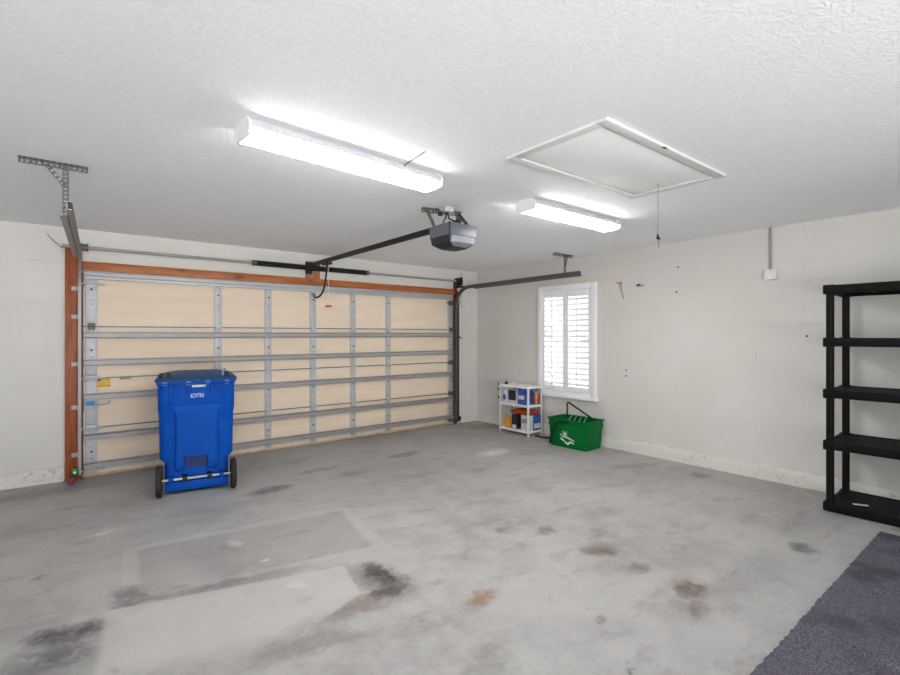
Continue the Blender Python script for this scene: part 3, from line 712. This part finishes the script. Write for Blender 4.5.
def text_mesh(name, body_, size, depth, m, parent, loc, rot, spacing=1.0):
    cu = bpy.data.curves.new(name, 'FONT'); cu.body = body_; cu.size = size; cu.extrude = depth; cu.align_x = 'CENTER'; cu.space_character = spacing
    o = bpy.data.objects.new(name + '_curve', cu); C.objects.link(o)
    bpy.context.view_layer.update()
    me = bpy.data.meshes.new_from_object(o.evaluated_get(bpy.context.evaluated_depsgraph_get()))
    bpy.data.objects.remove(o); bpy.data.curves.remove(cu)
    me.name = name; me.materials.clear(); me.materials.append(m)
    q = bpy.data.objects.new(name, me); C.objects.link(q); q.parent = parent; q.location = loc; q.rotation_euler = rot
    return q
text_mesh('lettering', 'KCWTRN', .058, .001, mat('white_ink', srgb(226, 236, 246), .6, 0, 0), wb, (0.0, -.3865, .862), (PI / 2, 0, 0)).scale = (.43, 1, 1)

# ------------------------------------------------------------------ green basket (local: x short side, -x faces the viewer)
gb = thing('shopping_basket', 'green plastic shopping basket on the floor under the window', 'basket', (5.175, 3.885, 0), math.radians(2))
def bs(z, w, d, r=.04): return rrect(w, d, r, 5, 0, 0, z)
b = MB()
b.rings([bs(.012, .31, .52), bs(.0, .33, .54), bs(.02, .345, .555), bs(.27, .375, .59), bs(.272, .39, .605), bs(.30, .392, .607), bs(.302, .378, .595), bs(.345, .385, .60), bs(.347, .41, .625), bs(.362, .41, .625), bs(.362, .375, .59), bs(.31, .365, .575), bs(.03, .33, .54)], cap0=False, cap1=True)
b.build('tub', M['green'], gb, world=False)
# raised handle standing up across the long side, and one folded down over the front
def handle(pts, w=.022, t_=.007):
    b = MB()
    for p, q in zip(pts, pts[1:]): b.bar(p, q, w, t_, (1, 0, 0))
    for p in pts: b.tube([Vector(p) - Vector((w / 2, 0, 0)), Vector(p) + Vector((w / 2, 0, 0))], t_ * .6, 8)
    return b
handle([(.02, .14, .35), (.0, .125, .545), (.0, .10, .556), (.05, -.275, .352)]).build('handle', M['green_dark'], gb, world=False)
hp = [(-.210, -.05, .335), (-.218, .06, .345), (-.212, .14, .31), (-.208, .205, .20), (-.200, .245, .06), (-.19, .255, .025)]
b = MB()
for p, q in zip(hp, hp[1:]): b.bar(p, q, .036, .006, (1, 0, 0))
b.build('folded_handle', M['green_dark'], gb, world=False)
# ribs of the folded inner frame seen in the mouth
b = MB()
for k in range(4):
    y = .10 - .075 * k
    b.bar((-.15, y - .09, .325), (.15, y + .06, .362), .010, .006, (0, 0, 1))
b.build('inner_ribs', M['pale_green'], gb, world=False)
# pale leaf mark on the front face
def leaf(pts, x):
    return [Vector((x, -u, v)) for u, v in pts]
lg = MB()
def face(pts, xoff=0.0):
    a = []
    for u, v in pts:
        u, v = u * 1.35 - .03, .075 + (v - .075) * 1.4 + .02
        xw = -(.345 / 2 + (.375 - .345) / 2 * (v - .02) / .25) - .0015 - xoff
        a.append(Vector((xw, -u, v)))
    vs = [lg.bm.verts.new(p) for p in a] ; lg.bm.faces.new(vs)
    vs2 = [lg.bm.verts.new(p + Vector((.001, 0, 0))) for p in a]; lg.bm.faces.new(vs2[::-1])
face([(-.055, .135), (-.035, .115), (-.01, .11), (.01, .118), (.05, .105), (.105, .085), (.10, .075), (.05, .09), (.0, .10), (-.03, .10), (-.05, .118)])
face([(-.055, .095), (-.02, .085), (.01, .062), (.03, .058), (.05, .075), (.095, .065), (.10, .052), (.06, .058), (.035, .038), (.015, .04), (-.01, .062), (-.05, .08)])
for a in range(5):
    an = math.radians(150 - 30 * a); ca, sa = math.cos(an), math.sin(an)
    R_ = .05 + .012 * (a % 2)
    face([(.0 - sa * .012, .115 + ca * .0), (.0 + ca * R_, .115 + sa * R_), (.0 + sa * .012, .116)], .0004 * a)
lg.build('logo', M['logo'], gb, smooth=0, world=False)
# stick beside the basket
b = MB().tube([(5.22, 4.60, .012), (5.21, 4.45, .014), (5.18, 4.20, .06)], .012, 8)
tag(b.build('strap', M['black_rubber']), 'black strap end on the floor between white rack and green basket', 'strap')
b = MB().tube([(5.30, 4.60, .014), (5.27, 4.50, .014), (5.24, 4.42, .014)], .013, 8)
tag(b.build('wooden_stick', M['mustard']), 'short tan stick on the floor beside the white rack', 'stick')

# ------------------------------------------------------------------ white wire rack
rx0, rx1, ry0, ry1 = 5.095, 5.390, 4.625, 5.20
wr = thing('storage_rack', 'small white three tier rack in the corner left of the window', 'rack', ((rx0 + rx1) / 2, (ry0 + ry1) / 2, 0))
for x in (rx0, rx1):
    for y in (ry0, ry1):
        b = MB(); sx_, sy_ = (1 if x == rx0 else -1), (1 if y == ry0 else -1)
        b.box((min(x, x + sx_ * .022), min(y, y + sy_ * .003), 0), (max(x, x + sx_ * .022), max(y, y + sy_ * .003), .72)); b.box((min(x, x + sx_ * .003), min(y, y + sy_ * .022), 0), (max(x, x + sx_ * .003), max(y, y + sy_ * .022), .72))
        b.build('post', M['white_paint'], wr)
for z in (.07, .435, .70):
    b = MB()
    b.box((rx0 + .003, ry0 + .003, z), (rx1 - .003, ry1 - .003, z + .004)); b.box((rx0 + .003, ry0 + .003, z - .022), (rx0 + .006, ry1 - .003, z)); b.box((rx1 - .006, ry0 + .003, z - .022), (rx1 - .003, ry1 - .003, z))
    b.box((rx0 + .006, ry0 + .003, z - .022), (rx1 - .006, ry0 + .006, z)); b.box((rx0 + .006, ry1 - .006, z - .022), (rx1 - .006, ry1 - .003, z))
    b.build('shelf', M['white_paint'], wr)
def carton(name, lo, hi, m, label, cat='box', group='boxes on the white rack', panel=None):
    t = thing(name, label, cat, ((lo[0] + hi[0]) / 2, (lo[1] + hi[1]) / 2, lo[2]), 0, group)
    MB().box(lo, hi, .004).build('carton', m, t)
    if panel:
        h = hi[2] - lo[2]
        MB().box((lo[0] - .0012, lo[1] + .012, lo[2] + h * panel[1]), (lo[0] - .0002, hi[1] - .012, lo[2] + h * panel[2])).build('printed_panel', panel[0], t)
    return t
S1, S2 = .075, .4405
carton('product_box', (5.13, 5.09, S2), (5.26, 5.17, S2 + .19), M['cardboard_white'], 'narrow grey white box at the left end of the middle tier', panel=(M['cardboard_blue'], .2, .6))
carton('product_box', (5.13, 4.885, S2), (5.30, 5.06, S2 + .20), M['cardboard_white'], 'black fronted box with white foot on the middle tier', panel=(M['cardboard_black'], .22, .97))
carton('product_box', (5.125, 4.715, S2), (5.30, 4.855, S2 + .235), M['cardboard_blue'], 'tall blue box on the middle tier of the rack', panel=(M['cardboard_white'], .32, .55))
tn = thing('paint_tin', 'copper brown tin at the right end of the middle tier', 'tin', (5.30, 4.665, S2))
# tin stands at the right rear of the tier
tx, ty = 5.345, 4.72
tn.location = (tx, ty, S2)
def lathe(prof, n=24):
    return [[Vector((r * math.cos(2 * PI * k / n), r * math.sin(2 * PI * k / n), z)) for k in range(n)] for r, z in prof]
tn.location = (5.335, 4.69, S2)
MB().rings(lathe([(.046, 0), (.05, .004), (.05, .16), (.047, .165)])).build('tin_body', M['copper'], tn, world=False)
MB().rings(lathe([(.052, .1655), (.052, .178), (.046, .18), (.044, .174)])).build('tin_lid', M['galv'], tn, world=False)
carton('product_box', (5.125, 4.645, S1), (5.22, 4.79, S1 + .215), M['cardboard_white'], 'white box at the front of the bottom tier', panel=(M['galv'], .5, .8))
bx = carton('product_box', (5.228, 4.645, S1), (5.385, 4.83, S1 + .215), M['cardboard_blue'], 'blue and white box at the right end of the bottom tier')
MB().box((5.24, 4.6438, S1 + .03), (5.375, 4.6448, S1 + .10)).build('printed_panel', M['cardboard_white'], bx)
carton('product_box', (5.13, 4.880, S1), (5.222, 4.98, S1 + .205), M['cardboard_black'], 'black box in the middle of the bottom tier', panel=(M['cardboard_white'], .03, .28))
mb = MB().rings([bs_ for bs_ in [rrect(.13, .14, .035, 5, 5.215, 5.085, z) if r else None for z, r in ()]] or [rrect(w_, d_, .03, 5, 5.20, 5.09, z) for z, w_, d_ in ((S1, .10, .12), (S1 + .02, .13, .15), (S1 + .09, .135, .155), (S1 + .13, .09, .11), (S1 + .14, .05, .07))])
tag(origin(mb.build('bag', M['mustard']), (5.20, 5.09, S1)), 'mustard yellow bag at the left end of the bottom tier', 'bag')
tz = S1 + .2165
ty_ = thing('storage_tray', 'rust red flat tray lying on top of the lower boxes', 'tray', (5.25, 4.83, tz))
MB().rings([rrect(.22, .34, .02, 4, 5.255, 4.83, tz), rrect(.25, .38, .02, 4, 5.255, 4.83, tz + .035), rrect(.26, .39, .02, 4, 5.255, 4.83, tz + .036), rrect(.26, .39, .02, 4, 5.255, 4.83, tz + .045)]).build('tray_body', M['rust_tray'], ty_)
MB().rings([rrect(.235, .365, .02, 4, 5.255, 4.83, tz + .0455), rrect(.20, .33, .03, 4, 5.255, 4.83, tz + .060)]).build('tray_lid', M['rust_tray'], ty_)
for (y, z, l) in ((5.21, .70, 'upper black spring clip at the left end of the white rack top'), (5.215, .62, 'lower black spring clip at the left end of the white rack'), (5.215, .50, 'lowest black spring clip on the left post of the white rack')):
    b = MB(); b.box((5.10, y - .003, z - .014), (5.14, y + .022, z + .014), .005); b.tube([(5.12, y + .01, z), (5.10, y + .035, z + .03)], .006, 6)
    tag(origin(b.build('spring_clip', M['black_rubber']), (5.11, y, z)), l, 'clip', 'black clips on the white rack')
b = MB(); b.box((5.17, 5.13, .7045), (5.21, 5.17, .735), .008); b.tube([(5.19, 5.15, .735), (5.19, 5.15, .76), (5.17, 5.13, .765)], .008, 8)
tag(origin(b.build('knob', M['black_rubber']), (5.19, 5.15, .7045)), 'small black knob left on top of the white rack', 'knob')

# ------------------------------------------------------------------ black resin shelving
bx0, bx1, by0, by1 = 4.862, 5.405, .12, 1.188
su = thing('shelving_unit', 'tall black resin shelving unit with five tiers at the right', 'shelving', ((bx0 + bx1) / 2, (by0 + by1) / 2, 0))
tops = [.075, .575, .995, 1.415, 1.845]
for i, z in enumerate(tops):
    b = MB(); h = .068
    for lo, hi in (((bx0, by0, z - h), (bx0 + .035, by1, z)), ((bx1 - .035, by0, z - h), (bx1, by1, z)), ((bx0 + .035, by0, z - h), (bx1 - .035, by0 + .035, z)), ((bx0 + .035, by1 - .035, z - h), (bx1 - .035, by1, z))):
        b.box(lo, hi, .005)
    n = 9; pw = (bx1 - bx0 - .07) / n
    for k in range(n):
        a = bx0 + .035 + pw * k + .008
        b.box((a, by0 + .034, z - .022), (a + pw - .016, by1 - .034, z - .006), .003)
    for y in (by0 + .25, (by0 + by1) / 2, by1 - .25): b.box((bx0 + .034, y - .012, z - .05), (bx1 - .034, y + .012, z - .018))
    for x in (bx0 + .035, bx1 - .035):
        for y in (by0 + .035, by1 - .035):
            b.box((x - .041, y - .041, z - h - .004 * (i > 0)), (x + .041, y + .041, z + .004), .008)
    b.build('shelf', M['blackp'], su)
for x in (bx0 + .035, bx1 - .035):
    for y in (by0 + .035, by1 - .035):
        for za, zb in zip(tops, tops[1:]):
            MB().tube([(x, y, za + .003), (x, y, zb - .071)], .0275, 16).build('post', M['blackp'], su)
b = MB(); b.box((4.98, .93, .0752), (5.01, 1.03, .0792), .001, Matrix.Rotation(.5, 3, 'Z'))
tag(origin(b.build('paper_scrap', M['white_plastic']), (4.995, .98, .0752)), 'white paper scrap on the bottom tier of the black shelving', 'paper')

# ------------------------------------------------------------------ rug
def rug():
    bm = bmesh.new(); x0, x1, y0, y1 = 1.3, 4.645, -.62, .80
    nx, ny = 170, 72; th = .012
    grid = []
    def hgt(x, y):
        z = th + .003 * math.sin(x * 7 + y * 2) * math.sin(y * 6 + 1)
        # soft fold running in from the edge
        t = x - 2.812 - (y - .6) * .09
        if y < .66: z += .020 * math.exp(-(max(0, t + .01) / .10) ** 2) * (1 if t > -.012 else 0) * min(1, (.66 - y) / .06)
        return max(z, .009)
    rnd = random.Random(3)
    jag = [rnd.uniform(-.005, .005) for _ in range(nx + 1)]; jag2 = [rnd.uniform(-.006, .006) for _ in range(ny + 1)]
    for i in range(nx + 1):
        col = []
        for j in range(ny + 1):
            x = x0 + (x1 - x0) * i / nx; y = y0 + (y1 - y0) * j / ny
            wy = (j / ny) ** 8; wx = (i / nx) ** 14
            col.append(bm.verts.new((x + jag2[j] * wx, y + jag[i] * wy, hgt(x, y))))
        grid.append(col)
    for i in range(nx):
        for j in range(ny): bm.faces.new((grid[i][j], grid[i + 1][j], grid[i + 1][j + 1], grid[i][j + 1]))
    edge = [e for e in bm.edges if e.is_boundary]
    r = bmesh.ops.extrude_edge_only(bm, edges=edge)
    for v in (g for g in r['geom'] if isinstance(g, bmesh.types.BMVert)): v.co.z = 0.0005
    b = MB(); b.bm.free(); b.bm = bm
    tag(origin(b.build('floor_rug', M['rug']), (2.97, .1, 0)), 'violet grey carpet piece lying on the floor at the lower right', 'rug')
rug()

# ------------------------------------------------------------------ light
W = bpy.data.worlds.new('daylight_fill'); bpy.context.scene.world = W; W.use_nodes = True
wt = W.node_tree; bg = wt.nodes['Background']; bg.inputs['Color'].default_value = (0.975, 0.995, 1.0, 1)
# world shaped as added fill: brightest behind the viewer and below the horizon
class WN(NT):
    def __init__(s, t): s.t = t
w_ = WN(wt); sp = w_.n('ShaderNodeSeparateXYZ'); w_.l(w_.n('ShaderNodeTexCoord').outputs['Generated'], sp.inputs[0])
back = w_.mr(w_.math('MULTIPLY', sp.outputs[1], -1.0), 0.0, 0.9, WL, WB)
side = w_.mr(sp.outputs[0], 0.2, 0.7, 0.0, 0.5)
tilt = w_.mr(sp.outputs[2], -0.5, 0.5, GND, SKY)
w_.l(w_.math('MULTIPLY', w_.math('ADD', back, side), tilt), bg.inputs['Strength'])

# ------------------------------------------------------------------ camera
cam = bpy.data.cameras.new('camera'); co = bpy.data.objects.new('camera', cam); C.objects.link(co)
cam.sensor_fit = 'HORIZONTAL'; cam.sensor_width = 36.0; cam.lens = 483.56 / 900 * 36.0
cam.shift_y = (334.97 - 337.5) / 900
cam.clip_start = 0.02
co.location = (0, 0, CAMZ); co.rotation_euler = (PI / 2, 0, -math.radians(38.575))
sc = bpy.context.scene; sc.camera = co
vs = sc.view_settings; vs.view_transform = 'Standard'; vs.look = 'None'; vs.exposure = 0.52; vs.gamma = 1.0; vs.use_curve_mapping = False
sc.cycles.max_bounces = 16; sc.cycles.diffuse_bounces = 10; sc.cycles.sample_clamp_indirect = 10
sc.cycles.use_denoising = True
